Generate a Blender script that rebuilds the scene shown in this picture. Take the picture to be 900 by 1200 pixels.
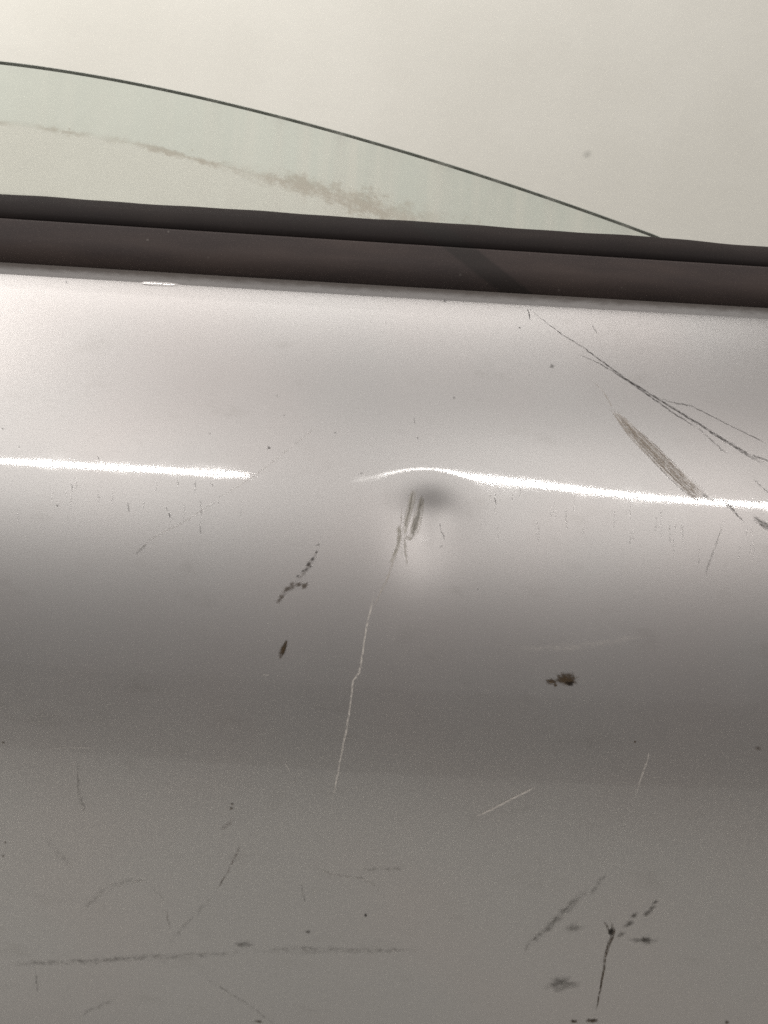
import bpy, math, random
import numpy as np
from mathutils import Vector, Matrix

random.seed(7)
R = math.radians
for o in list(bpy.data.objects):
    bpy.data.objects.remove(o)
S = bpy.context.scene
COL = S.collection

# ------------------------------------------------------------------ camera
PITCH, ROLL, DIST, FOCAL = R(-18.0), R(3.35), 0.42, 1050.0      # focal length in photo pixels (900 wide)
CAM_F = Vector((0, math.cos(PITCH), math.sin(PITCH)))           # looking direction
_r0 = Vector((1, 0, 0)); _u0 = _r0.cross(CAM_F)
CAM_R = _r0 * math.cos(ROLL) + _u0 * math.sin(ROLL)
CAM_U = -_r0 * math.sin(ROLL) + _u0 * math.cos(ROLL)
ORG = Vector((0.0, 0.0, 0.70))                                   # point of the door panel on the shoulder highlight
CAM_LOC = ORG - CAM_F * DIST - CAM_U * 0.013
cam = bpy.data.cameras.new('camera'); cam_o = bpy.data.objects.new('camera', cam); COL.objects.link(cam_o)
M = Matrix((CAM_R, CAM_U, -CAM_F)).transposed()
cam_o.matrix_world = Matrix.Translation(CAM_LOC) @ M.to_4x4()
cam.sensor_fit = 'HORIZONTAL'; cam.sensor_width = 36.0; cam.lens = 36.0 * FOCAL / 900.0
cam.clip_start = 0.01; cam.clip_end = 60
cam.dof.use_dof = True; cam.dof.focus_distance = 0.43; cam.dof.aperture_fstop = 9
S.camera = cam_o

# ------------------------------------------------------------------ world: dim even light of the workshop
W = bpy.data.worlds.new('World'); S.world = W; W.use_nodes = True
bg = W.node_tree.nodes['Background']; bg.inputs[0].default_value = (1.0, 0.935, 0.905, 1); bg.inputs[1].default_value = 0.172

# ------------------------------------------------------------------ lamps: fluorescent tubes on the workshop ceiling, plus added fill lamps
def lamp(name, loc, size, size_y, watts, aim, color=(1.0, 0.97, 0.93), roll=0.0):
    l = bpy.data.lights.new(name, 'AREA'); l.shape = 'RECTANGLE'; l.size = size; l.size_y = size_y
    l.energy = watts; l.color = color
    o = bpy.data.objects.new(name, l); COL.objects.link(o); o.location = loc
    d = Vector(aim) - Vector(loc)
    o.rotation_euler = d.to_track_quat('-Z', 'Y').to_euler()
    if roll: o.rotation_euler.rotate_axis('Z', roll)
    return o
EL, LD = R(34), 2.9
ly, lz = -LD * math.cos(EL), ORG.z + LD * math.sin(EL)
lamp('tube_lamp', (-1.47, ly, lz), 1.8, 0.038, 14.0, (-1.47, 0, ORG.z))
lamp('tube_lamp', (1.15, ly, lz), 1.8, 0.038, 14.0, (1.15, 0, ORG.z))
lamp('highlight_fade_lamp', (0.16, ly, lz), 0.18, 0.036, 0.42, (0.16, 0, ORG.z))      # two dim lamps added so the highlight fades in beside the gap
lamp('highlight_fade_lamp', (0.00, ly, lz), 0.14, 0.032, 0.075, (0.00, 0, ORG.z))
lamp('overhead_fill', (-0.35, 0.08, 2.75), 2.8, 1.1, 34, (-0.35, 0.08, 0.0))  # broad fill added overhead to brighten the upper door panel
lamp('overhead_fill', (-2.05, -1.0, 2.75), 1.0, 0.9, 24, (-2.05, -1.0, 0.0))  # second fill, added to lift the left side above the highlight
lamp('wall_fill', (-0.90, 0.35, 2.3), 1.5, 0.3, 28, (-0.90, 1.0, 2.05))  # fill added for the wall alone, turned away from the door

# ------------------------------------------------------------------ exposure
vs = S.view_settings
vs.view_transform = 'Standard'; vs.look = 'None'; vs.exposure = 0.0; vs.gamma = 1.0; vs.use_curve_mapping = False
S.cycles.max_bounces = 8; S.cycles.transparent_max_bounces = 24
S.cycles.use_denoising = False

# ------------------------------------------------------------------ node helpers
def material(name):
    m = bpy.data.materials.new(name); m.use_nodes = True
    nt = m.node_tree; nt.nodes.clear()
    out = nt.nodes.new('ShaderNodeOutputMaterial')
    return m, nt, out
class NB:
    def __init__(s, nt): s.nt = nt
    def n(s, t, **kw):
        nd = s.nt.nodes.new(t)
        for k, v in kw.items(): setattr(nd, k, v)
        return nd
    def put(s, sock, v):
        if hasattr(v, 'is_output'): s.nt.links.new(v, sock)
        else: sock.default_value = v
    def math(s, op, a, b=0.0, c=None, clamp=False):
        nd = s.n('ShaderNodeMath', operation=op, use_clamp=clamp)
        s.put(nd.inputs[0], a); s.put(nd.inputs[1], b)
        if c is not None: s.put(nd.inputs[2], c)
        return nd.outputs[0]
    def noise(s, vec, scale=1.0, detail=2.0, rough=0.5, out='Fac'):
        nd = s.n('ShaderNodeTexNoise'); s.put(nd.inputs['Vector'], vec)
        nd.inputs['Scale'].default_value = scale; nd.inputs['Detail'].default_value = detail
        nd.inputs['Roughness'].default_value = rough
        return nd.outputs[out]
    def vmul(s, vec, v):
        nd = s.n('ShaderNodeVectorMath', operation='MULTIPLY'); s.put(nd.inputs[0], vec); s.put(nd.inputs[1], v)
        return nd.outputs[0]
    def vadd(s, vec, v):
        nd = s.n('ShaderNodeVectorMath', operation='ADD'); s.put(nd.inputs[0], vec); s.put(nd.inputs[1], v)
        return nd.outputs[0]
    def ramp(s, v, a, b, lo=0.0, hi=1.0, smooth=True):
        nd = s.n('ShaderNodeMapRange', interpolation_type='SMOOTHSTEP' if smooth else 'LINEAR')
        s.put(nd.inputs[0], v); s.put(nd.inputs[1], a); s.put(nd.inputs[2], b); s.put(nd.inputs[3], lo); s.put(nd.inputs[4], hi)
        return nd.outputs[0]
    def mix(s, f, a, b):
        nd = s.n('ShaderNodeMix', data_type='RGBA')
        s.put(nd.inputs[0], f); s.put(nd.inputs[6], a); s.put(nd.inputs[7], b)
        return nd.outputs[2]
    def shmix(s, f, a, b):
        nd = s.n('ShaderNodeMixShader'); s.put(nd.inputs[0], f); s.put(nd.inputs[1], a); s.put(nd.inputs[2], b)
        return nd.outputs[0]
    def bump(s, h, strength, dist):
        nd = s.n('ShaderNodeBump'); s.put(nd.inputs['Height'], h)
        nd.inputs['Strength'].default_value = strength; nd.inputs['Distance'].default_value = dist
        return nd.outputs[0]
    def link(s, a, b): s.nt.links.new(a, b)

# ------------------------------------------------------------------ materials
STRIP_Z = 0.800
def mat_paint():
    m, nt, out = material('silver_metallic_paint'); b = NB(nt)
    tc = b.n('ShaderNodeUVMap'); tc.uv_map = 'metres'; uv = tc.outputs[0]
    p = b.n('ShaderNodeBsdfPrincipled')
    flake = b.noise(uv, 2600, 2.0, 0.6)
    cloud = b.noise(uv, 14, 4.0, 0.55)
    grime = b.noise(b.vmul(uv, (30, 55, 1)), 1.0, 6.0, 0.65)
    f = b.ramp(flake, 0.25, 0.75, 0.0, 1.0, False)
    col = b.mix(f, (0.50, 0.485, 0.475, 1), (0.66, 0.645, 0.635, 1))
    hue = b.noise(uv, 9.0, 2.0, 0.5)
    col = b.mix(b.ramp(hue, 0.35, 0.7, 0, 0.45), col, (0.60, 0.555, 0.54, 1))
    col = b.mix(b.ramp(grime, 0.55, 0.8, 0, 0.22), col, (0.26, 0.24, 0.21, 1))
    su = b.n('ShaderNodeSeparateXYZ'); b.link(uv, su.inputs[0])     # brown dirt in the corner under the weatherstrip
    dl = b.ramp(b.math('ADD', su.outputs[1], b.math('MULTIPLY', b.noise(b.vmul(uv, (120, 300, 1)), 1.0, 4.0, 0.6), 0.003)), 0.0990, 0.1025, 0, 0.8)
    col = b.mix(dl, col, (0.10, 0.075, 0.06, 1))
    b.link(col, p.inputs['Base Color'])
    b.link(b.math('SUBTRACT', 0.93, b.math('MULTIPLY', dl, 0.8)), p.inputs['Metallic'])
    b.link(b.math('ADD', b.math('MULTIPLY', cloud, 0.05), 0.398), p.inputs['Roughness'])
    b.link(b.bump(flake, 0.10, 0.0003), p.inputs['Normal'])
    p.inputs['Coat Weight'].default_value = 1.0
    p.inputs['Coat IOR'].default_value = 1.5
    b.link(b.ramp(grime, 0.45, 0.8, 0.045, 0.12), p.inputs['Coat Roughness'])
    wash = b.noise(b.vmul(uv, (1900, 160, 1)), 1.0, 2.0, 0.6)           # fine vertical wiping marks
    peel = b.noise(uv, 420, 2.0, 0.5)                                   # orange peel
    h = b.math('ADD', b.math('MULTIPLY', wash, 0.5), b.math('MULTIPLY', peel, 0.9))
    b.link(b.bump(h, 1.0, 0.0000048), p.inputs['Coat Normal'])
    b.link(p.outputs[0], out.inputs[0]); return m

def mat_rubber(name, k):
    m, nt, out = material(name); b = NB(nt)
    tc = b.n('ShaderNodeTexCoord'); v = tc.outputs['Object']
    p = b.n('ShaderNodeBsdfPrincipled')
    big = b.noise(b.vmul(v, (7, 40, 40)), 1.0, 4.0, 0.6)
    fine = b.noise(v, 1600, 3.0, 0.7)
    col = b.mix(b.ramp(big, 0.35, 0.7), (0.036 * k, 0.028 * k, 0.0275 * k, 1), (0.058 * k, 0.043 * k, 0.039 * k, 1))
    col = b.mix(b.ramp(fine, 0.45, 0.8, 0, 0.5), col, (0.085 * k, 0.068 * k, 0.062 * k, 1))
    dust = b.n('ShaderNodeTexVoronoi'); b.link(v, dust.inputs['Vector']); dust.inputs['Scale'].default_value = 110
    sp = b.math('MULTIPLY', b.ramp(dust.outputs['Distance'], 0.05, 0.09, 1, 0), b.ramp(b.noise(v, 60, 1.0), 0.52, 0.6))
    col = b.mix(b.math('MULTIPLY', sp, 0.25), col, (0.25, 0.23, 0.21, 1))
    sx = b.n('ShaderNodeSeparateXYZ'); b.link(v, sx.inputs[0])      # a slanted dark reflection painted into the rubber colour
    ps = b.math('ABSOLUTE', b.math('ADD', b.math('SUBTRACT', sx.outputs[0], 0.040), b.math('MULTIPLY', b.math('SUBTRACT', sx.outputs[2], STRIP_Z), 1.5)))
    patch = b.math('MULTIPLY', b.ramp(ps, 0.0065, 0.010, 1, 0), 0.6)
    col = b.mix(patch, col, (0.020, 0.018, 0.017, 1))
    b.link(col, p.inputs['Base Color'])
    p.inputs['Roughness'].default_value = 0.72; p.inputs['Specular IOR Level'].default_value = 0.18
    b.link(b.bump(fine, 0.35, 0.0002), p.inputs['Normal'])
    b.link(p.outputs[0], out.inputs[0]); return m

def mat_glass():
    m, nt, out = material('green_tinted_glass'); b = NB(nt)
    at = b.n('ShaderNodeUVMap'); at.uv_map = 'edge'          # x: metres along the pane, y: metres below its top edge
    sx = b.n('ShaderNodeSeparateXYZ'); b.link(at.outputs[0], sx.inputs[0]); x, d = sx.outputs[0], sx.outputs[1]
    tr = b.n('ShaderNodeBsdfTransparent'); pass
    gl = b.n('ShaderNodeBsdfGlossy'); gl.inputs['Roughness'].default_value = 0.02
    fr = b.n('ShaderNodeFresnel'); fr.inputs[0].default_value = 1.5
    base = b.shmix(b.math('MULTIPLY', fr.outputs[0], 0.8), tr.outputs[0], gl.outputs[0])
    uv = at.outputs[0]
    # dust film below the line where the run channel held the pane, dirt along that line
    wob = b.math('MULTIPLY', b.math('SUBTRACT', b.noise(b.vmul(uv, (26, 26, 1)), 1.0, 4.0, 0.6), 0.5), 0.006)
    line = b.math('SUBTRACT', b.math('ADD', d, wob), 0.031)
    film = b.ramp(line, -0.001, 0.0025, 0.05, 0.30)
    streak = b.noise(b.vmul(uv, (75, 5, 1)), 1.0, 2.0, 0.45)
    film = b.math('ADD', film, b.math('MULTIPLY', b.ramp(streak, 0.4, 0.75, 0, 0.30), b.ramp(x, -0.13, -0.05, 0.25, 1.0)))
    cl = b.noise(b.vmul(uv, (38, 60, 1)), 1.0, 5.0, 0.6)
    wsh = b.math('MULTIPLY', b.ramp(b.noise(b.vmul(uv, (95, 6, 1)), 1.0, 3.0, 0.5), 0.42, 0.68), b.ramp(x, -0.12, -0.05, 0.3, 1.0))
    b.link(b.mix(b.math('MAXIMUM', wsh, b.ramp(line, -0.001, 0.003, 0.0, 0.85)), (0.85, 0.905, 0.88, 1), (0.915, 0.945, 0.915, 1)), tr.inputs[0])
    film = b.math('ADD', film, b.ramp(cl, 0.5, 0.8, 0, 0.10))
    df = b.n('ShaderNodeBsdfDiffuse'); df.inputs[0].default_value = (0.80, 0.79, 0.75, 1)
    tl = b.n('ShaderNodeBsdfTranslucent'); tl.inputs[0].default_value = (0.97, 0.96, 0.92, 1)
    dustsh = b.shmix(0.8, df.outputs[0], tl.outputs[0])
    s1 = b.shmix(film, base, dustsh)
    # dirt band: thin on the left, broad and blotchy towards the belt on the right
    wid = b.ramp(x, -0.10, -0.02, 0.0026, 0.013, False)
    off = b.ramp(x, -0.14, 0.03, 0.0005, 0.003, False)
    e = b.math('ABSOLUTE', b.math('SUBTRACT', line, off))
    band = b.math('SUBTRACT', 1.0, b.math('DIVIDE', e, wid), clamp=True)
    blot = b.noise(b.vmul(uv, (85, 110, 1)), 1.0, 8.0, 0.80)
    gate = b.noise(b.vmul(uv, (22, 5, 1)), 1.0, 2.0, 0.5)
    dirt = b.math('MULTIPLY', b.ramp(b.math('ADD', b.math('MULTIPLY', band, 0.50), b.math('MULTIPLY', b.ramp(blot, 0.32, 0.68, 0.0, 1.0, False), 0.85)), 0.50, 1.0), b.ramp(b.math('ADD', gate, b.ramp(x, -0.10, -0.04, 0.0, 0.12)), 0.42, 0.60, 0.15, 1.0))
    dirt = b.math('MULTIPLY', dirt, b.ramp(band, 0.0, 0.25))
    spk = b.n('ShaderNodeTexVoronoi'); b.link(uv, spk.inputs['Vector']); spk.inputs['Scale'].default_value = 85
    specks = b.math('MULTIPLY', b.ramp(spk.outputs['Distance'], 0.03, 0.06, 0.45, 0), b.ramp(b.noise(uv, 40, 1.0), 0.5, 0.58))
    dirt = b.math('MAXIMUM', b.math('MULTIPLY', dirt, 0.52), specks)
    dd = b.n('ShaderNodeBsdfDiffuse'); dd.inputs[0].default_value = (0.42, 0.36, 0.28, 1)
    s2 = b.shmix(dirt, s1, dd.outputs[0])
    b.link(s2, out.inputs[0]); return m

def mat_simple(name, c1, c2, scale, rough, metallic=0.0, bump=0.0, spec=0.5):
    m, nt, out = material(name); b = NB(nt)
    tc = b.n('ShaderNodeTexCoord'); v = tc.outputs['Object']
    p = b.n('ShaderNodeBsdfPrincipled')
    n = b.noise(v, scale, 5.0, 0.6)
    b.link(b.mix(b.ramp(n, 0.3, 0.7), c1 + (1,), c2 + (1,)), p.inputs['Base Color'])
    p.inputs['Roughness'].default_value = rough; p.inputs['Metallic'].default_value = metallic
    p.inputs['Specular IOR Level'].default_value = spec
    if bump: b.link(b.bump(b.noise(v, scale * 20, 4.0, 0.6), 0.4, bump), p.inputs['Normal'])
    b.link(p.outputs[0], out.inputs[0]); return m

def mat_mark(kind):
    """streak: ribbon, u along, v across; spot: u radius 0..1. Colour and strength come from the object's colour."""
    m, nt, out = material('rubbed_mark_' + kind); b = NB(nt)
    a = b.n('ShaderNodeUVMap'); a.uv_map = 'shape'; sa = b.n('ShaderNodeSeparateXYZ'); b.link(a.outputs[0], sa.inputs[0])
    mm = b.n('ShaderNodeUVMap'); mm.uv_map = 'metres'
    oi = b.n('ShaderNodeObjectInfo')
    sd = b.n('ShaderNodeCombineXYZ'); b.link(b.math('MULTIPLY', oi.outputs['Random'], 37.0), sd.inputs[2])
    u, v = sa.outputs[0], sa.outputs[1]
    if kind == 'streak':
        ed = b.math('SUBTRACT', 1.0, b.math('ABSOLUTE', b.math('SUBTRACT', b.math('MULTIPLY', v, 2.0), 1.0)), clamp=True)
        tip = b.math('MULTIPLY', b.ramp(u, 0.0, 0.12), b.ramp(u, 0.86, 1.0, 1.0, 0.0))
        nl = b.noise(b.vadd(b.vmul(mm.outputs[0], (170, 3600, 1)), sd.outputs[0]), 1.0, 3.0, 0.6)
        nb = b.noise(b.vadd(b.vmul(mm.outputs[0], (420, 900, 1)), sd.outputs[0]), 1.0, 4.0, 0.7)
        body = b.math('MULTIPLY', b.ramp(ed, 0.0, 0.6), b.ramp(nl, 0.28, 0.62, 0.35, 1.0))
        al = b.math('MULTIPLY', b.math('MULTIPLY', body, tip), b.ramp(nb, 0.36, 0.60, 0.18, 1.0))
    elif kind == 'smear':
        ed = b.math('SUBTRACT', 1.0, b.math('ABSOLUTE', b.math('SUBTRACT', b.math('MULTIPLY', v, 2.0), 1.0)), clamp=True)
        tip = b.math('MULTIPLY', b.ramp(u, 0.0, 0.25), b.ramp(u, 0.8, 1.0, 1.0, 0.0))
        nb = b.noise(b.vadd(b.vmul(mm.outputs[0], (230, 420, 1)), sd.outputs[0]), 1.0, 6.0, 0.72)
        al = b.math('MULTIPLY', b.math('MULTIPLY', b.ramp(ed, 0.0, 1.0), tip), b.ramp(nb, 0.40, 0.68, 0.05, 1.0))
    elif kind == 'smudge':
        nb = b.noise(b.vadd(b.vmul(mm.outputs[0], (260, 260, 1)), sd.outputs[0]), 1.0, 5.0, 0.65)
        al = b.math('MULTIPLY', b.ramp(u, 0.0, 1.0, 1.0, 0.0), b.ramp(nb, 0.30, 0.66, 0.25, 1.0))
    else:
        nb = b.noise(b.vadd(b.vmul(mm.outputs[0], (700, 700, 1)), sd.outputs[0]), 1.0, 5.0, 0.7)
        rr = b.math('ADD', u, b.math('MULTIPLY', b.math('SUBTRACT', nb, 0.5), 1.3))
        al = b.ramp(rr, 0.15, 0.92, 1.0, 0.0)
        al = b.math('MULTIPLY', al, b.ramp(u, 0.85, 1.0, 1.0, 0.0))
    al = b.math('MULTIPLY', al, oi.outputs['Alpha'], clamp=True)
    p = b.n('ShaderNodeBsdfPrincipled'); b.link(oi.outputs['Color'], p.inputs['Base Color'])
    p.inputs['Roughness'].default_value = 0.55; p.inputs['Specular IOR Level'].default_value = 0.25
    t = b.n('ShaderNodeBsdfTransparent')
    b.link(b.shmix(al, t.outputs[0], p.outputs[0]), out.inputs[0]); return m

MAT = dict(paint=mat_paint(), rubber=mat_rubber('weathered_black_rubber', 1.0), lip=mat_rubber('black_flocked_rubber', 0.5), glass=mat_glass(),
           rim=mat_simple('ground_glass_edge', (0.24, 0.255, 0.225), (0.32, 0.33, 0.30), 60, 0.35),
           inner=mat_simple('primer_grey_steel', (0.16, 0.16, 0.16), (0.22, 0.215, 0.21), 12, 0.5, 0.2),
           wall=mat_simple('cream_wall_paint', (0.70, 0.685, 0.63), (0.755, 0.74, 0.685), 3.0, 0.6, 0.0, 0.0006),
           floor=mat_simple('dark_workshop_floor', (0.07, 0.062, 0.056), (0.10, 0.09, 0.082), 5.0, 0.55, 0.0, 0.001),
           reflection_floor=mat_simple('pale_reflection_floor', (0.35, 0.35, 0.335), (0.41, 0.405, 0.385), 5.0, 0.6, 0.0, 0.001),
           streak=mat_mark('streak'), smear=mat_mark('smear'), spot=mat_mark('spot'), smudge=mat_mark('smudge'))

# ------------------------------------------------------------------ door panel surface P(x, s): s metres down along the panel from ORG
A0 = R(25.0)
S_TOP, S_BOT = -0.0962, 0.60
_s = np.linspace(-0.16, 0.70, 1721)
def _curv(s):                                     # 1/m
    k = np.where(s < 0.16, 1 / 0.40, 1 / 0.40 + (1 / 1.6 - 1 / 0.40) * np.clip((s - 0.16) / 0.12, 0, 1))
    return np.where(s > 0.45, 0.3, k)
_k = _curv(_s); _i0 = int(np.argmin(np.abs(_s)))
_al = np.concatenate([[0], np.cumsum((_k[1:] + _k[:-1]) / 2 * np.diff(_s))]); _al = A0 - (_al - _al[_i0])
_dy, _dz = -np.sin(_al), -np.cos(_al)             # travelling down: outward (towards camera, -y) and down
_Y = np.concatenate([[0], np.cumsum((_dy[1:] + _dy[:-1]) / 2 * np.diff(_s))]); _Y -= _Y[_i0]
_Z = np.concatenate([[0], np.cumsum((_dz[1:] + _dz[:-1]) / 2 * np.diff(_s))]); _Z -= _Z[_i0]
RX = 6.0
DENT = []                                         # (x, s, sigma_x, sigma_s, depth, rotation)
def dent(x, s):
    h = np.zeros(np.broadcast(x, s).shape)
    for (cx, cs, sx, ss, a, rot) in DENT:
        c, q = math.cos(rot), math.sin(rot)
        dx, ds = x - cx, s - cs
        p_, r_ = dx * c + ds * q, -dx * q + ds * c
        sv = np.where(r_ < 0, ss[0], ss[1])           # steep above, shallow below
        h = h + a * np.exp(-0.5 * ((p_ / sx) ** 2 + (r_ / sv) ** 2))
    return h
def surf(x, s, lift=0.0):
    x = np.asarray(x, float); s = np.asarray(s, float)
    al = np.interp(s, _s, _al); y = np.interp(s, _s, _Y); z = np.interp(s, _s, _Z)
    h = lift - dent(x, s)
    ny, nz = -np.cos(al), np.sin(al)
    return np.stack([x + 0 * s, y + ny * h + x * x / (2 * RX), z + nz * h + ORG.z], -1)
_CL, _CR, _CU, _CF = (np.array(v) for v in (CAM_LOC, CAM_R, CAM_U, CAM_F))
def project(p):
    d = np.asarray(p) - _CL; w = d @ _CF
    return np.stack([450 + FOCAL * (d @ _CR) / w, 600 - FOCAL * (d @ _CU) / w], -1)
def on_panel(px, py):
    """photo point -> (x, s) on the panel"""
    q = np.array([(px - 450) / 2500.0, (py - 560) / 2500.0]); t = np.array([px, py], float); e = 1e-4
    for _ in range(12):
        f = project(surf(q[0], q[1])) - t
        J = np.stack([(project(surf(q[0] + e, q[1])) - project(surf(q[0], q[1]))) / e,
                      (project(surf(q[0], q[1] + e)) - project(surf(q[0], q[1]))) / e], 1)
        q = q - np.linalg.solve(J, f)
        q = np.clip(q, [-0.6, -0.15], [0.6, 0.65])
    return q
_d1 = on_panel(497, 608); _d2 = on_panel(506, 596); _d3 = on_panel(570, 590)
DENT += [(_d1[0], _d1[1], 0.0118, (0.0090, 0.0166), 0.00165, 0.10), (_d2[0], _d2[1], 0.0068, (0.0056, 0.0165), 0.00078, 0.2), (_d3[0], _d3[1], 0.038, (0.020, 0.026), 0.0007, 0.10)]

# ------------------------------------------------------------------ mesh helpers
def mesh_obj(name, verts, faces, mat, parent=None, smooth=True, uvs=None, normals=None):
    me = bpy.data.meshes.new(name)
    me.from_pydata([tuple(map(float, v)) for v in verts], [], [tuple(map(int, f)) for f in faces]); me.update()
    if smooth: me.polygons.foreach_set('use_smooth', [True] * len(me.polygons))
    for un, uv in (uvs or {}).items():
        lay = me.uv_layers.new(name=un); li = np.zeros(len(me.loops), dtype=np.int32); me.loops.foreach_get('vertex_index', li)
        lay.data.foreach_set('uv', np.asarray(uv, dtype=np.float32)[li].ravel())
    me.materials.append(mat)
    o = bpy.data.objects.new(name, me); COL.objects.link(o)
    if parent: o.parent = parent
    return o
def grid_faces(nr, nc, off=0):
    return [(off + i * nc + j, off + (i + 1) * nc + j, off + (i + 1) * nc + j + 1, off + i * nc + j + 1) for i in range(nr - 1) for j in range(nc - 1)]
def kind(o, k='structure'): o['kind'] = k; return o

# ------------------------------------------------------------------ setting: wall behind, floor, and an added pale strip under the door
FLOOR_Z = float(surf(0, S_BOT)[2]) - 0.012
WALL_Y = 1.0
def slab(name, lo, hi, mat):
    (x0, y0, z0), (x1, y1, z1) = lo, hi
    v = [(x, y, z) for x in (x0, x1) for y in (y0, y1) for z in (z0, z1)]
    f = [(0, 1, 3, 2), (4, 6, 7, 5), (0, 4, 5, 1), (2, 3, 7, 6), (0, 2, 6, 4), (1, 5, 7, 3)]
    return kind(mesh_obj(name, v, f, mat, smooth=False))
wall = slab('wall', (-4, WALL_Y, FLOOR_Z), (4, WALL_Y + 0.12, 3.2), MAT['wall'])
slab('floor', (-4, -4.5, FLOOR_Z - 0.1), (4, -1.08, FLOOR_Z), MAT['floor'])  # kept dark so the pale strip's edge shows in the door's reflection
slab('floor_reflection_strip', (-4, -1.08, FLOOR_Z - 0.1), (4, WALL_Y + 0.12, FLOOR_Z), MAT['reflection_floor'])  # unseen pale strip, added so its reflection lightens the lower door panel

# ------------------------------------------------------------------ the car door
door = bpy.data.objects.new('car_door', None); COL.objects.link(door)
door.location = (0, 0, FLOOR_Z)
door['label'] = 'dented and scratched silver car door with half lowered green window before a cream wall'
door['category'] = 'car door'
bpy.context.view_layer.update()
def child(o, parent=door):
    o.parent = parent; o.matrix_parent_inverse = parent.matrix_world.inverted(); return o

# outer skin
HALF = 0.50
xs = np.unique(np.round(np.concatenate([np.linspace(-HALF, -0.23, 20), np.arange(-0.23, 0.23, 0.0015), np.linspace(0.23, HALF, 20)]), 6))
ss = np.unique(np.round(np.concatenate([np.arange(S_TOP, 0.34, 0.0015), np.linspace(0.34, S_BOT, 24)]), 6))
al_t = float(np.interp(S_TOP, _s, _al))
T_PAN = np.array([0, math.sin(al_t), math.cos(al_t)]); N_PAN = np.array([0, -math.cos(al_t), math.sin(al_t)])
AB = R(20.0)                                      # weatherstrip and glass stand more upright than the shoulder
T_UP = np.array([0, math.sin(AB), math.cos(AB)]); N_OUT = np.array([0, -math.cos(AB), math.sin(AB)])
def roll(x, a, b):
    p = surf(x, np.full_like(np.asarray(x, float), S_TOP))
    return p + np.asarray(a)[..., None] * T_PAN + np.asarray(b)[..., None] * N_PAN
def belt(x, a, b):                                # local frame at the belt: a up along the door, b outwards
    p = surf(x, np.full_like(np.asarray(x, float), S_TOP))
    return p + np.asarray(a)[..., None] * T_UP + np.asarray(b)[..., None] * N_OUT
rows, uvrows = [], []
for s in ss:
    rows.append(surf(xs, np.full_like(xs, s))); uvrows.append(np.stack([xs, np.full_like(xs, -s)], -1))
V = np.array(rows); UV = np.array(uvrows)
# hem: turn the two sides and the bottom back
def back(rowcol, d): return rowcol + np.array([0, d, 0])
Lc, Rc = V[:, :1] + np.array([-0.003, 0.006, 0]), V[:, -1:] + np.array([0.003, 0.006, 0])
V = np.concatenate([Lc + np.array([0, 0.022, 0]), Lc, V, Rc, Rc + np.array([0, 0.022, 0])], 1)
UV = np.concatenate([UV[:, :1] - (0.03, 0), UV[:, :1] - (0.008, 0), UV, UV[:, -1:] + (0.008, 0), UV[:, -1:] + (0.03, 0)], 1)
Bc = V[-1:] + np.array([0, 0.006, -0.004])
V = np.concatenate([V, Bc, Bc + np.array([0, 0.022, 0])], 0)
UV = np.concatenate([UV, UV[-1:] - (0, 0.008), UV[-1:] - (0, 0.03)], 0)
nr, nc = V.shape[:2]
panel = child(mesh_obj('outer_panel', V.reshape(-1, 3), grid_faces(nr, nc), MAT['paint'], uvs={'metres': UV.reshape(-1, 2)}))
panel['label'] = 'silver metallic outer skin with a sharp dent and scratches'
bpy.context.view_layer.update()

FL = R(6.0)                                       # above a sharp fold the skin stands up as a flange that carries the weatherstrip
hs = (0.0095, 0.0072, 0.005, 0.0028, 0.0012, -0.0002)
fl = np.array([surf(xs, np.full_like(xs, S_TOP)) + np.array([0, math.sin(FL), math.cos(FL)]) * h for h in hs])
flu = np.array([np.stack([xs, np.full_like(xs, -S_TOP + h)], -1) for h in hs])
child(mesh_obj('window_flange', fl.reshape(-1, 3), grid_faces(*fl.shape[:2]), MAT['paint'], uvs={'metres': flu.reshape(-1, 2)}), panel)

# inner shell closing the back of the door
ix = np.linspace(-HALF + 0.004, HALF - 0.004, 9); isv = np.concatenate([[S_TOP - 0.004], np.linspace(S_TOP + 0.03, S_BOT - 0.002, 14)])
fr = np.array([surf(ix, np.full_like(ix, s), -0.021) for s in isv]); bk = np.array([surf(ix, np.full_like(ix, s), -0.085) for s in isv])
bk[..., 2] = np.maximum(bk[..., 2], FLOOR_Z + 0.001); fr[..., 2] = np.maximum(fr[..., 2], FLOOR_Z + 0.002)
n1, n2 = fr.shape[:2]; N = n1 * n2
F = grid_faces(n1, n2) + [tuple(reversed(f)) for f in grid_faces(n1, n2, N)]
ring = [(0, j) for j in range(n2)] + [(i, n2 - 1) for i in range(1, n1)] + [(n1 - 1, j) for j in range(n2 - 2, -1, -1)] + [(i, 0) for i in range(n1 - 2, 0, -1)]
idx = [i * n2 + j for i, j in ring]
for k in range(len(idx)):
    p_, q_ = idx[k], idx[(k + 1) % len(idx)]; F.append((q_, p_, p_ + N, q_ + N))
child(mesh_obj('inner_panel', np.concatenate([fr.reshape(-1, 3), bk.reshape(-1, 3)]), F, MAT['inner'], smooth=False))

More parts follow.
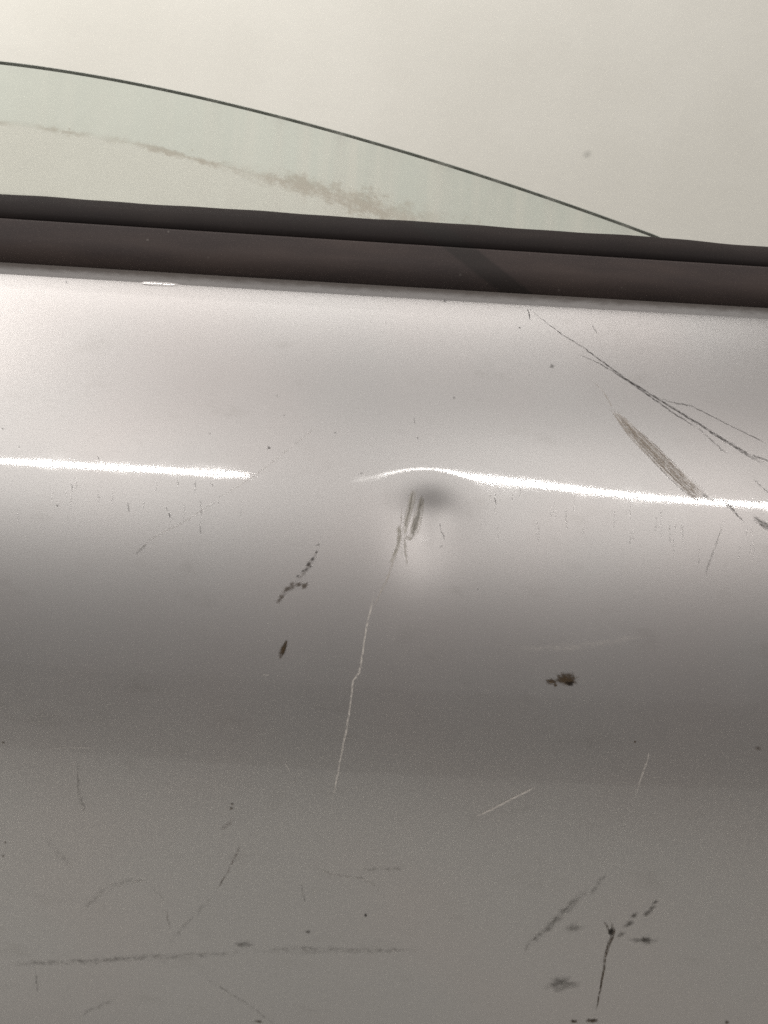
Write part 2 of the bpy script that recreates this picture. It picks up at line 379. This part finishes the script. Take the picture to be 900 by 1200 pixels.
# belt weatherstrip: outer moulding and the sealing lip that wipes the glass
def extrude(name, prof, x0, x1, n, mat, parent, wave=None):
    xe = np.linspace(x0, x1, n); prof = np.array(prof); m = len(prof); vs_ = []
    for x in xe:
        pa, pb = prof[:, 0].copy(), prof[:, 1].copy()
        if wave: pa, pb = wave(x, pa, pb)
        vs_.append(belt(np.full(m, x), pa, pb))
    vs_ = np.array(vs_); f = []
    for i in range(n - 1):
        for j in range(m):
            k = (j + 1) % m
            f.append((i * m + j, i * m + k, (i + 1) * m + k, (i + 1) * m + j))
    f += [tuple(range(m - 1, -1, -1)), tuple((n - 1) * m + j for j in range(m))]
    return child(mesh_obj(name, vs_.reshape(-1, 3), f, mat), parent)
def arc(ca, cb, r, t0, t1, n=6): return [(ca + r * math.sin(t), cb + r * math.cos(t)) for t in np.linspace(R(t0), R(t1), n)]
B0 = 0.0006                                       # the strip clips over the flange
prof_out = [(0.0050, B0 - 0.0035), (0.0050, B0 - 0.0004)] + [(0.0054, B0 + 0.0012), (0.0066, B0 + 0.0028), (0.0090, B0 + 0.0042), (0.0125, B0 + 0.0049), (0.0165, B0 + 0.0045), (0.0205, B0 + 0.0031)] + arc(0.0243, B0 - 0.0006, 0.0026, 25, 90) + [(0.0270, B0 - 0.0030), (0.0266, B0 - 0.0060)]
def taper(x, a, b): return a * (1 - 0.19 * float(np.clip(x, -0.25, 0.25))), b
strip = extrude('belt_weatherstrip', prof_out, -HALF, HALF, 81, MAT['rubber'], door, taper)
strip['label'] = 'dull black rubber strip along the bottom of the window'
SA = 0.0272
prof_lip = [(SA, B0 - 0.0058), (SA, B0 - 0.0030)] + [(SA + 0.0012, B0 - 0.0020), (SA + 0.0035, B0 - 0.0014), (SA + 0.0085, B0 - 0.0024), (SA + 0.0118, B0 - 0.0048)] + arc(SA + 0.0117, B0 - 0.0063, 0.0013, 30, 150, 5) + [(SA + 0.005, B0 - 0.0072)]
def lip_wave(x, a, b):
    t = 1 / (1 + math.exp(-(x - 0.150) / 0.010))
    top = np.clip((a - SA) / 0.0128, 0, 1)
    w = 0.00018 * math.sin(x * 61) + 0.0001 * math.sin(x * 173 + 1)
    a, b = taper(x, a, b)
    return a + top * (w + 0.0006 - 0.0006 * t), b + top * (-0.0012 * t)
bpy.context.view_layer.update()
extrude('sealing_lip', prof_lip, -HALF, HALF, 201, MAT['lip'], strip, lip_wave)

# window glass: flat pane behind the lip, its arched top edge standing above the belt
GB, GT = -0.0078, 0.0034
def on_glass(px, py):
    d = _CF + _CR * (px - 450) / FOCAL - _CU * (py - 600) / FOCAL
    p0 = belt(np.array([0.0]), np.array([0.0]), np.array([GB]))[0]
    t = ((p0 - _CL) @ N_OUT) / (d @ N_OUT); p = _CL + d * t
    return p[0], (p - p0) @ T_UP
edge_px = [(0, 72), (50, 78.5), (100, 86.5), (150, 95), (200, 105), (250, 116.5), (300, 129), (350, 142.5), (400, 156), (450, 169.5), (500, 184), (550, 200), (600, 216.5), (650, 234), (700, 251.5), (765, 274.5)]
ep = np.array([on_glass(*p) for p in edge_px])
cf = np.polyfit(ep[:, 0], ep[:, 1], 4)
gx = np.concatenate([np.linspace(-0.46, ep[0, 0], 14)[:-1], np.linspace(ep[0, 0], ep[-1, 0], 90), np.linspace(ep[-1, 0], 0.32, 14)[1:]])
sl0 = np.polyval(np.polyder(cf), ep[0, 0]); sl1 = np.polyval(np.polyder(cf), ep[-1, 0])
def edge_a(x):
    l, r = ep[0, 0], ep[-1, 0]
    if x < l: return np.polyval(cf, l) + sl0 * (x - l) * math.exp((x - l) * 4)
    if x > r: return np.polyval(cf, r) + sl1 * 1.15 * (x - r)
    return np.polyval(cf, x)
ga = np.array([edge_a(x) for x in gx])
def pane(a, b):
    p0 = belt(np.array([0.0]), np.array([0.0]), np.array([0.0]))[0]
    return p0 + np.array([0, 0, 0]) + a[:, None] * T_UP + b * N_OUT + np.stack([gx, 0 * gx, 0 * gx], -1)
depths = np.concatenate([np.linspace(0, 0.08, 17), [0.12, 0.2]])
fv, fuv = [], []
for dpt in depths:
    a_ = np.maximum(ga - dpt, -0.12); fv.append(pane(a_, GB)); fuv.append(np.stack([gx, ga - a_], -1))
fv, fuv = np.array(fv), np.array(fuv); nr, nc = fv.shape[:2]
bvv = fv + N_OUT * (-GT)
glass = child(mesh_obj('window_glass', fv.reshape(-1, 3), grid_faces(nr, nc), MAT['glass'], smooth=False, uvs={'edge': fuv.reshape(-1, 2)}))
glass['label'] = 'green tinted pane with an arched edge and a line of brown dirt'
# ground rim of the pane: rounded, as thick as the glass
rim = []
for t in np.linspace(0, math.pi, 7):
    rim.append(pane(ga + 0.0001 + 0.0008 * math.sin(t), GB - GT / 2 + GT / 2 * math.cos(t)))
rim = np.array(rim); 
bpy.context.view_layer.update()
child(mesh_obj('glass_rim', rim.reshape(-1, 3), grid_faces(*rim.shape[:2]), MAT['rim']), glass)

# ------------------------------------------------------------------ scratches, scuffs and dirt on the panel
def catmull(p, n):
    p = np.array(p, float); q = np.vstack([2 * p[0] - p[1], p, 2 * p[-1] - p[-2]]); o = []
    seg = len(p) - 1
    for t in np.linspace(0, seg, n):
        i = min(int(t), seg - 1); f = t - i; a, b, c, d = q[i:i + 4]
        o.append(0.5 * (2 * b + (c - a) * f + (2 * a - 5 * b + 4 * c - d) * f * f + (3 * b - a - 3 * c + d) * f ** 3))
    return np.array(o)
LIFT = [0.00006]
def mark(name, pts, color, strength, k='streak', jit=0.0, label=None, soft=True):
    """pts: (px, py, width_px) on the photo, turned into a thin ribbon lying on the panel"""
    pts = np.array(pts, float); xy = pts[:, :2]
    if soft and xy[0, 1] > 860 and color not in (PALE,):    # low on the panel the marks are soft and faint
        pts[:, 2] *= 1.5; k = 'smear'; strength *= 0.6; jit = max(jit, 0.6)
    L = np.hypot(*np.diff(xy, axis=0).T).sum(); n = max(5, int(L / 4) + 1)
    c = catmull(pts, n)
    if jit: c[1:-1, :2] += np.random.RandomState(int(L * 7 + xy[0, 0])).normal(0, jit, (n - 2, 2))
    q = np.array([on_panel(*p[:2]) for p in c]); w = np.maximum(c[:, 2], 0.6) / 2500.0
    t = np.gradient(q, axis=0); t /= np.linalg.norm(t, axis=1)[:, None] + 1e-9
    nn = np.stack([-t[:, 1], t[:, 0]], -1); u = np.concatenate([[0], np.cumsum(np.hypot(*np.diff(q, axis=0).T))])
    LIFT[0] += 0.0000015
    vs_, sh, mm = [], [], []
    for v in (0, 0.25, 0.5, 0.75, 1):
        g = q + nn * ((v - 0.5) * w)[:, None]
        vs_.append(surf(g[:, 0], g[:, 1], LIFT[0])); sh.append(np.stack([u / u[-1], np.full(n, v)], -1)); mm.append(np.stack([u, (v - 0.5) * w], -1))
    o = child(mesh_obj(name, np.array(vs_).reshape(-1, 3), grid_faces(5, n), MAT[k], uvs={'shape': np.array(sh).reshape(-1, 2), 'metres': np.array(mm).reshape(-1, 2)}), panel)
    o.color = tuple(color) + (strength,)
    if label: o['label'] = label
    return o
def spot(name, px, py, rx, ry, color, strength, rot=0.0, label=None):
    mk = MAT['smudge'] if color == LOW else MAT['spot']
    if color == LOW: rx, ry = rx * 1.6, ry * 1.6
    q0 = on_panel(px, py); n = 18; rs = np.random.RandomState(int(px * 13 + py)); rings = 3
    th = np.linspace(0, 2 * math.pi, n, endpoint=False); wob = 1 + 0.18 * rs.normal(size=n)
    LIFT[0] += 0.0000015
    g = [[0, 0]]; sh = [[0, 0]]
    for r in range(1, rings + 1):
        for i in range(n):
            a = r / rings * (wob[i] if r > 1 else 1)
            g.append([rx * a * math.cos(th[i]), ry * a * math.sin(th[i])]); sh.append([r / rings, i / n])
    g = np.array(g) / 2500.0; c, s_ = math.cos(rot), math.sin(rot)
    g = np.stack([g[:, 0] * c - g[:, 1] * s_, g[:, 0] * s_ + g[:, 1] * c], -1)
    p = surf(q0[0] + g[:, 0], q0[1] + g[:, 1], LIFT[0])
    f = [(0, 1 + (i + 1) % n, 1 + i) for i in range(n)]
    for r in range(rings - 1):
        for i in range(n):
            a, b = 1 + r * n + i, 1 + r * n + (i + 1) % n
            f.append((a, b, b + n, a + n))
    o = child(mesh_obj(name, p, f, mk, uvs={'shape': sh, 'metres': g}), panel)
    o.color = tuple(color) + (strength,)
    if label: o['label'] = label
    return o
LOW = (0.075, 0.066, 0.055)
DARK, BROWN, GREY, TAUPE, PALE, WHITE = (0.035, 0.030, 0.028), (0.075, 0.050, 0.028), (0.12, 0.115, 0.105), (0.44, 0.375, 0.31), (0.85, 0.80, 0.74), (0.85, 0.83, 0.80)
def strands(path, spread, n, w, tones, st, seed, lo=0.0, hi=1.0, shift=0.35):
    """a rubbed band as a bundle of fine hair scratches running along one path; spread: half width in photo pixels along it"""
    r = np.random.RandomState(seed); p = catmull([(a, b, c) for (a, b), c in zip(path, spread)], 40)
    t = np.gradient(p[:, :2], axis=0); t /= np.linalg.norm(t, axis=1)[:, None]; nn = np.stack([-t[:, 1], t[:, 0]], -1)
    for _ in range(n):
        o = np.clip(r.normal(0, 0.5), -1, 1); a = r.uniform(lo, shift); b = r.uniform(max(a + 0.25, 0.55), hi)
        idx = np.unique(np.linspace(a * 39, b * 39, 6).astype(int))
        q = p[idx, :2] + nn[idx] * (o * p[idx, 2])[:, None] + r.normal(0, 0.3, (len(idx), 2))
        mark('scratch', [(x, y, w * r.uniform(0.7, 1.5)) for x, y in q], tones[r.randint(len(tones))], st * r.uniform(0.5, 1.2), soft=False)
# long dark scratches across the upper right
mark('scratch', [(619, 361, 1.2), (655, 389, 1.6), (690, 412, 2), (735, 445, 3), (782, 474, 3.4), (830, 504, 4), (870, 529, 5), (902, 548, 5)], DARK, 0.8, jit=0.35, label='long dark scratch slanting down to the right')
mark('scratch', [(672, 413, 1), (700, 425, 1.6), (735, 446, 2.6), (775, 474, 2.6), (800, 491, 2.4), (819, 503, 2)], DARK, 0.7, jit=0.25)
mark('scratch', [(815, 500, 2), (835, 517, 2.5), (852, 532, 2.5)], DARK, 0.4, jit=0.6)
mark('scratch', [(770, 466, 1.2), (795, 473, 2.2), (812, 477, 2), (850, 496, 1.8), (902, 521, 2)], DARK, 0.55, jit=0.25)
mark('scratch', [(880, 533, 2.5), (892, 537, 3), (903, 541, 3)], DARK, 0.6)
mark('scratch', [(884, 562, 1.6), (893, 571, 1.8), (903, 579, 1.6)], DARK, 0.6)
mark('scuff_mark', [(716, 478, 4), (735, 500, 14), (765, 530, 19), (795, 559, 20), (815, 577, 20), (828, 588, 15)], TAUPE, 0.62, label='broad brown grey scuff ending at the highlight')
strands([(714, 474), (740, 504), (770, 534), (800, 564), (830, 590)], [2, 6, 8, 8, 9], 26, 1.5, [(0.24, 0.19, 0.15), TAUPE, (0.34, 0.28, 0.22), WHITE], 0.5, 5)
mark('scratch', [(752, 524, 1.2), (780, 556, 1.6), (806, 579, 1.8), (828, 592, 1.5)], DARK, 0.3)
mark('scratch', [(694, 446, 1), (706, 458, 2), (718, 478, 2.5)], TAUPE, 0.4)
mark('scratch', [(822, 578, 4), (832, 585, 6), (842, 590, 4)], GREY, 0.5)
mark('scratch', [(848, 585, 2), (853, 592, 6), (862, 601, 3), (872, 612, 1.4)], DARK, 0.65, jit=0.3)
mark('scratch', [(851, 586, 1.5), (856, 592, 3.5), (860, 596, 1.5)], WHITE, 0.9)
for i in range(9):
    x = 873 + i * 2.9
    mark('scratch', [(x - 1.4, 587 + (i % 3), 1.1), (x, 590 + (i % 2), 1.4), (x + 1.2, 594 - (i % 3), 1.0)], DARK, 0.55)
mark('scuff_mark', [(882, 606, 4), (893, 613, 9), (908, 623, 11)], GREY, 0.8)
mark('scratch', [(618, 362, 1.6), (620, 368, 2.2), (621, 375, 1.6)], DARK, 0.85)
mark('scratch', [(694, 381, 1.2), (697, 386, 2), (700, 391, 1)], DARK, 0.6)
spot('dirt_spot', 647, 429, 4, 3.5, GREY, 0.4)
spot('dirt_spot', 609, 384, 2, 2, DARK, 0.6)
# scuffed paint inside the dent
C1, C2, C3 = (0.60, 0.565, 0.50), (0.50, 0.47, 0.415), (0.27, 0.25, 0.22)
mark('scuff_mark', [(485, 573, 8), (483, 584, 10), (479, 600, 9), (475, 615, 7), (473, 630, 5)], C1, 0.7)
mark('scuff_mark', [(495, 580, 5), (493, 592, 9), (489, 606, 12), (485, 620, 11), (481, 634, 6)], C2, 0.75, label='grey scraped streak in the dent')
mark('scuff_mark', [(467, 615, 5), (468, 626, 8), (467, 638, 6), (462, 650, 5), (457, 661, 3)], C1, 0.75)
strands([(485, 572), (482, 590), (477, 610), (473, 634)], [2, 4, 4, 3], 10, 1.4, [C2, C3, C1, WHITE], 0.6, 11)
strands([(495, 579), (492, 596), (487, 616), (480, 636)], [2, 4, 5, 3], 12, 1.4, [C2, C3, C3, WHITE], 0.65, 12)
strands([(469, 614), (469, 628), (465, 644), (457, 662)], [3, 4, 3, 2], 8, 1.3, [C2, C3, WHITE], 0.6, 13)
mark('scratch', [(493, 581, 2), (495, 587, 4), (492, 594, 2)], C3, 0.7)
mark('scratch', [(488, 604, 1.6), (485, 612, 2.4), (482, 620, 1.4)], C3, 0.6)
mark('scratch', [(471, 596, 1.4), (470, 610, 1.8), (469, 620, 1.6)], C2, 0.6)
mark('scratch', [(474, 629, 4), (479, 631, 6), (483, 631, 4)], C2, 0.7)
mark('scratch', [(474, 630, 3), (475, 642, 4), (476, 652, 3.4), (477, 663, 2)], C2, 0.75)
mark('scratch', [(470, 640, 2), (472, 646, 3), (470, 652, 2)], WHITE, 0.6)
mark('scratch', [(515, 612, 1.2), (519, 623, 1.6), (520, 633, 1.6)], DARK, 0.4, jit=0.8)
# pale scratch running down from the dent
mark('scratch', [(470, 636, 2), (463, 652, 3), (455, 675, 3.4), (444, 698, 2.4), (436, 716, 2)], (0.62, 0.57, 0.51), 0.55, label='pale scratch running down from the dent')
mark('scratch', [(440, 690, 2), (434, 715, 3), (428, 745, 3), (424, 772, 3), (421, 787, 3), (414, 799, 3.4), (412, 815, 3), (409, 835, 3), (405, 860, 3.4), (398, 895, 3), (392, 925, 3), (388, 947, 2)], PALE, 0.75, jit=0.2, label='long thin pale scratch below the dent')
mark('scratch', [(555, 958, 2), (575, 949, 3.4), (600, 936, 3.4), (630, 921, 2.8)], PALE, 0.9, label='short pale scratch low on the panel')
mark('scratch', [(761, 880, 2), (757, 895, 3), (750, 915, 2.6), (745, 932, 2)], PALE, 0.6)
mark('scratch', [(742, 935, 3), (728, 970, 7), (715, 1000, 9), (702, 1022, 5)], PALE, 0.10, 'smear')
mark('scuff_mark', [(590, 760, 6), (640, 760, 12), (700, 755, 14), (765, 742, 8)], PALE, 0.16, 'smear')
mark('scratch', [(333, 893, 1.4), (337, 899, 2), (340, 904, 1.2)], PALE, 0.5)
mark('scratch', [(346, 907, 1.4), (346, 913, 1.8), (347, 918, 1.2)], BROWN, 0.5)
mark('scratch', [(308, 790, 1.2), (312, 791, 2), (316, 791, 1.2)], PALE, 0.5)
mark('scratch', [(60, 877, 1.2), (95, 876, 1.6), (124, 878, 1.2)], PALE, 0.25)
# dried dirt left of the dent
for (x, y, r, st) in [(373, 638, 2.5, .5), (371, 647, 2.2, .85), (366, 655, 3.2, .9), (362, 661, 3.6, .95), (359, 667, 3, .6), (355, 669, 2.6, .7), (349, 675, 2.2, .8), (364, 664, 2.4, .8), (357, 686, 5, .95), (351, 685, 4, .6), (342, 684, 3.5, .7), (336, 690, 4.5, .75), (343, 688, 3, .5), (330, 699, 4.5, .6), (327, 704, 4, .65)]:
    spot('dirt_spot', x, y, r * 1.3, r * 0.85, BROWN if y > 680 else DARK, st * 0.62, rot=-0.7)
mark('dirt_streak', [(336, 749, 3), (333, 759, 6), (330, 767, 5), (327, 773, 2.5)], BROWN, 0.98, label='small brown dried dash of dirt')
spot('dirt_spot', 663, 796, 19, 10, BROWN, 0.92, rot=-0.05, label='brown dried dirt splash right of the long scratch')
spot('dirt_spot', 646, 798, 9, 5, BROWN, 0.85)
spot('dirt_spot', 668, 801, 7, 3.5, (0.02, 0.013, 0.008), 0.95)
spot('dirt_spot', 651, 803, 4, 2.5, BROWN, 0.8)
# faint marks on the lower panel
mark('scuff_mark', [(-10, 1131, 8), (40, 1129, 9), (100, 1127, 9), (150, 1123, 10), (190, 1121, 10), (250, 1118, 8), (300, 1113, 7)], LOW, 0.6, 'smear', label='faint dark rub line along the lower left')
mark('scuff_mark', [(280, 1115, 7), (330, 1113, 10), (360, 1113, 13), (390, 1113, 11), (440, 1114, 8), (500, 1113, 6)], LOW, 0.5, 'smear')
mark('scuff_mark', [(614, 1124, 3), (617, 1112, 6), (630, 1098, 9), (652, 1077, 12), (674, 1056, 11), (692, 1042, 8)], LOW, 0.75, 'smear', label='dark rubbed streak curving up to the right')
mark('scuff_mark', [(690, 1050, 4), (700, 1038, 6), (711, 1024, 4)], DARK, 0.6)
mark('scratch', [(714, 1078, 3), (718, 1085, 5), (718, 1095, 7), (713, 1108, 6), (709, 1122, 4.5), (707, 1140, 4), (703, 1162, 3.4), (698, 1188, 2)], BROWN, 0.9, jit=0.3, label='forked dark scratch near the bottom edge', soft=False)
mark('scratch', [(707, 1080, 3), (711, 1084, 4), (715, 1095, 3.5)], BROWN, 0.6, soft=False)
spot('dirt_spot', 716, 1091, 5, 9, (0.02, 0.015, 0.01), 0.85)
for (x, y, r) in [(768, 1057, 2), (764, 1064, 2.6), (759, 1070, 3), (743, 1073, 2.6), (737, 1083, 3.5), (728, 1095, 3)]:
    spot('dirt_spot', x, y, r * 1.9, r * 1.1, LOW, 0.65, rot=-0.9)
spot('dirt_spot', 755, 1102, 11, 5, LOW, 0.8)
spot('dirt_spot', 672, 1087, 9, 6, LOW, 0.4)
spot('dirt_spot', 657, 1153, 17, 11, LOW, 0.6, label='soft brown smudge near the bottom')
spot('dirt_spot', 673, 1197, 7, 5, BROWN, 0.8); spot('dirt_spot', 694, 1196, 11, 6, BROWN, 0.85); spot('dirt_spot', 852, 1198, 5, 5, BROWN, 0.7)
mark('scratch', [(283, 985, 1.4), (277, 1000, 2.6), (270, 1016, 3.6), (262, 1030, 3.2), (252, 1044, 2)], (0.07, 0.035, 0.022), 0.8, label='short reddish brown scratch at lower left')
mark('scuff_mark', [(250, 1045, 3), (240, 1060, 6), (215, 1085, 6), (196, 1110, 4)], LOW, 0.3, 'smear')
mark('scratch', [(90, 893, 3), (91, 910, 2.6), (93, 928, 3.6), (97, 944, 4), (97, 956, 2)], LOW, 0.75)
mark('scratch', [(194, 1064, 1.6), (197, 1075, 2.4), (199, 1088, 3.4)], BROWN, 0.7)
mark('scratch', [(41, 1128, 2), (42, 1145, 2.6), (44, 1158, 3.4), (42, 1166, 2)], LOW, 0.8)
mark('scratch', [(232, 1142, 2), (252, 1153, 3.4), (272, 1166, 3.4), (297, 1182, 2.6), (324, 1202, 3)], LOW, 0.7)
mark('scuff_mark', [(92, 1192, 3), (112, 1181, 6), (137, 1171, 4)], LOW, 0.5, 'smear')
mark('scuff_mark', [(95, 1068, 6), (120, 1045, 9), (145, 1034, 8), (172, 1032, 6)], LOW, 0.35, 'smear')
mark('scratch', [(155, 1033, 1.5), (167, 1032, 3), (174, 1034, 2)], BROWN, 0.6)
mark('scratch', [(174, 1036, 1.5), (184, 1045, 2), (193, 1056, 1.4)], LOW, 0.5)
mark('scuff_mark', [(50, 980, 4), (68, 998, 7), (85, 1020, 4)], LOW, 0.3, 'smear')
mark('scuff_mark', [(275, 957, 4), (268, 966, 6), (258, 973, 3)], (0.09, 0.05, 0.035), 0.55, 'smear')
spot('dirt_spot', 271, 947, 3, 2.4, BROWN, 0.6)
mark('scratch', [(352, 1034, 1.6), (354, 1044, 2.6), (357, 1058, 1.6)], LOW, 0.75)
mark('scratch', [(374, 1016, 2), (388, 1024, 3.4), (405, 1027, 2.6), (425, 1030, 3), (440, 1038, 2.4), (450, 1052, 1.6)], (0.09, 0.055, 0.04), 0.6)
mark('scuff_mark', [(420, 1020, 4), (440, 1018, 6), (460, 1019, 6), (476, 1019, 4)], LOW, 0.5, 'smear')
spot('dirt_spot', 428.5, 1072.5, 2.2, 4, DARK, 0.95, rot=-0.3)
spot('dirt_spot', 361, 1092, 3, 2.5, LOW, 0.7)
spot('dirt_spot', 285, 1107, 10, 5, LOW, 0.5)
spot('dirt_spot', 303, 1197, 9, 4, (0.08, 0.045, 0.03), 0.6)
spot('dirt_spot', 744, 869, 1.8, 1.6, BROWN, 0.9)
spot('dirt_spot', 888, 877, 6, 4, BROWN, 0.35)
for (x, y) in [(4, 870), (6, 987), (272, 942), (4, 1003)]: spot('dirt_spot', x, y, 3, 2.2, BROWN, 0.55)
# little nicks and specks on the shoulder
for (x, y, l) in [(485, 489, 8), (89, 560, 14), (84, 567, 9), (198, 600, 7), (195, 594, 5), (235, 585, 22), (234, 610, 16), (580, 583, 8), (489, 512, 3), (115, 535, 5), (115, 575, 14), (150, 590, 10), (228, 565, 6)]:
    mark('scratch', [(x, y, 1.0), (x + 0.6, y + l / 2, 1.8), (x + 1, y + l, 1.0)], DARK, 0.55 if l < 12 else 0.32)
for (x, y, r, st) in [(315, 525, 2.6, .85), (393, 507, 1.8, .5), (249, 568, 2, .5), (67, 592, 2.2, .6), (3, 502, 2, .6), (78, 331, 1.8, .8), (532, 466, 2, .6), (521, 353, 3, .6), (23, 524, 1.6, .4), (333, 487, 1.6, .4), (423, 555, 2.2, .4), (452, 378, 1.6, .4), (434, 377, 1.5, .35), (246, 508, 1.5, .4), (325, 464, 1.8, .35), (517, 640, 2, .35), (188, 860, 2, .3), (560, 690, 1.5, .4)]:
    spot('dirt_spot', x, y, r * 1.1, r * 0.9, DARK, st * 0.6)
rs = np.random.RandomState(3)
for i in range(46):                                # faint fine vertical hairlines near the highlight
    x = rs.uniform(560, 890) if i < 32 else rs.uniform(10, 290); y = (548 + (x - 480) * 0.11 if x > 450 else 541 + x * 0.05) + rs.uniform(4, 60); l = rs.uniform(8, 26)
    mark('scratch', [(x, y, 0.8), (x + rs.uniform(-1, 1), y + l / 2, 1.3), (x + rs.uniform(-2, 1), y + l, 0.8)], GREY, rs.uniform(0.08, 0.2))
mark('scratch', [(378, 495, 1.2), (340, 525, 1.6), (300, 556, 1.6), (255, 585, 1.4)], TAUPE, 0.16)
mark('scratch', [(252, 588, 2), (215, 612, 2), (180, 630, 2), (160, 648, 2.5)], TAUPE, 0.14)
mark('scuff_mark', [(158, 650, 3), (166, 643, 4), (172, 637, 2)], GREY, 0.35)
mark('scratch', [(848, 610, 1.2), (840, 635, 2), (830, 662, 2), (826, 680, 1.2)], GREY, 0.35)
mark('dirt_streak', [(373, 640, 3), (368, 653, 6), (360, 665, 8), (352, 676, 5), (345, 684, 4)], BROWN, 0.4, 'smear')
mark('dirt_streak', [(358, 684, 5), (346, 686, 9), (335, 693, 8), (325, 707, 6)], BROWN, 0.55, 'smear')
# a domed sliver added in the fold, tilted to mirror the lamp as a glint
q = on_panel(188, 333); c = surf(q[0], S_TOP + 0.0002)
vd = _CL - c; vd /= np.linalg.norm(vd); tube = np.array([-1.0, ly, lz]) - c
hv = vd[1:] + tube[1:] / np.linalg.norm(tube[1:]) * np.linalg.norm(vd[1:]); a0 = math.atan2(hv[1], -hv[0])
nb_, bv, n = 7, [], 24
for k in range(nb_):
    t = k / (nb_ - 1) * 2 - 1; a = a0 + t * R(2.2)                    # gently domed, its crown leaning towards the lamp
    for i in range(n + 1):
        u = i / n * 2 - 1; w = 0.0009 * math.sqrt(max(0.0, 1 - u ** 4)) + 0.00001
        bv.append(c + np.array([u * 0.0095, 0, 0]) + np.array([0, -math.cos(a0), math.sin(a0)]) * (0.0005 - t * t * w * 0.5 * R(2.2) - 0.0003 * u ** 6) + np.array([0, math.sin(a0), math.cos(a0)]) * t * w)
child(mesh_obj('glint_sliver', bv, grid_faces(nb_, n + 1), MAT['paint'], uvs={'metres': [(v[0], 0.05) for v in bv]}), panel)
spot('dirt_spot', 331.5, 761, 4.5, 11, BROWN, 0.9, rot=0.35)
# marks on the wall behind
def wall_mark(px, py, w, h, rot, color, st):
    d = _CF + _CR * (px - 450) / FOCAL - _CU * (py - 600) / FOCAL
    c = _CL + d * ((WALL_Y - 0.0012 - _CL[1]) / d[1]); k = d[1] and (c - _CL) @ _CF / FOCAL
    g, sh = [[0, 0]], [[0, 0]]; n = 14
    for r in (1, 2):
        for t in np.linspace(0, 2 * math.pi, n, endpoint=False):
            g.append([r / 2 * w * math.cos(t), r / 2 * h * math.sin(t)]); sh.append([r / 2, 0])
    g = np.array(g) * k; q, e = math.cos(rot), math.sin(rot)
    g = np.stack([g[:, 0] * q - g[:, 1] * e, g[:, 0] * e + g[:, 1] * q], -1)
    p = np.stack([c[0] + g[:, 0], np.full(len(g), c[1]), c[2] + g[:, 1]], -1)
    f = [(0, 1 + i, 1 + (i + 1) % n) for i in range(n)] + [(1 + i, 1 + n + i, 1 + n + (i + 1) % n, 1 + (i + 1) % n) for i in range(n)]
    o = child(mesh_obj('wall_smudge', p, f, MAT['spot'], uvs={'shape': sh, 'metres': g}), wall); o.color = color + (st,)
wall_mark(688, 180, 6, 2.4, 0.5, (0.30, 0.30, 0.28), 0.7)
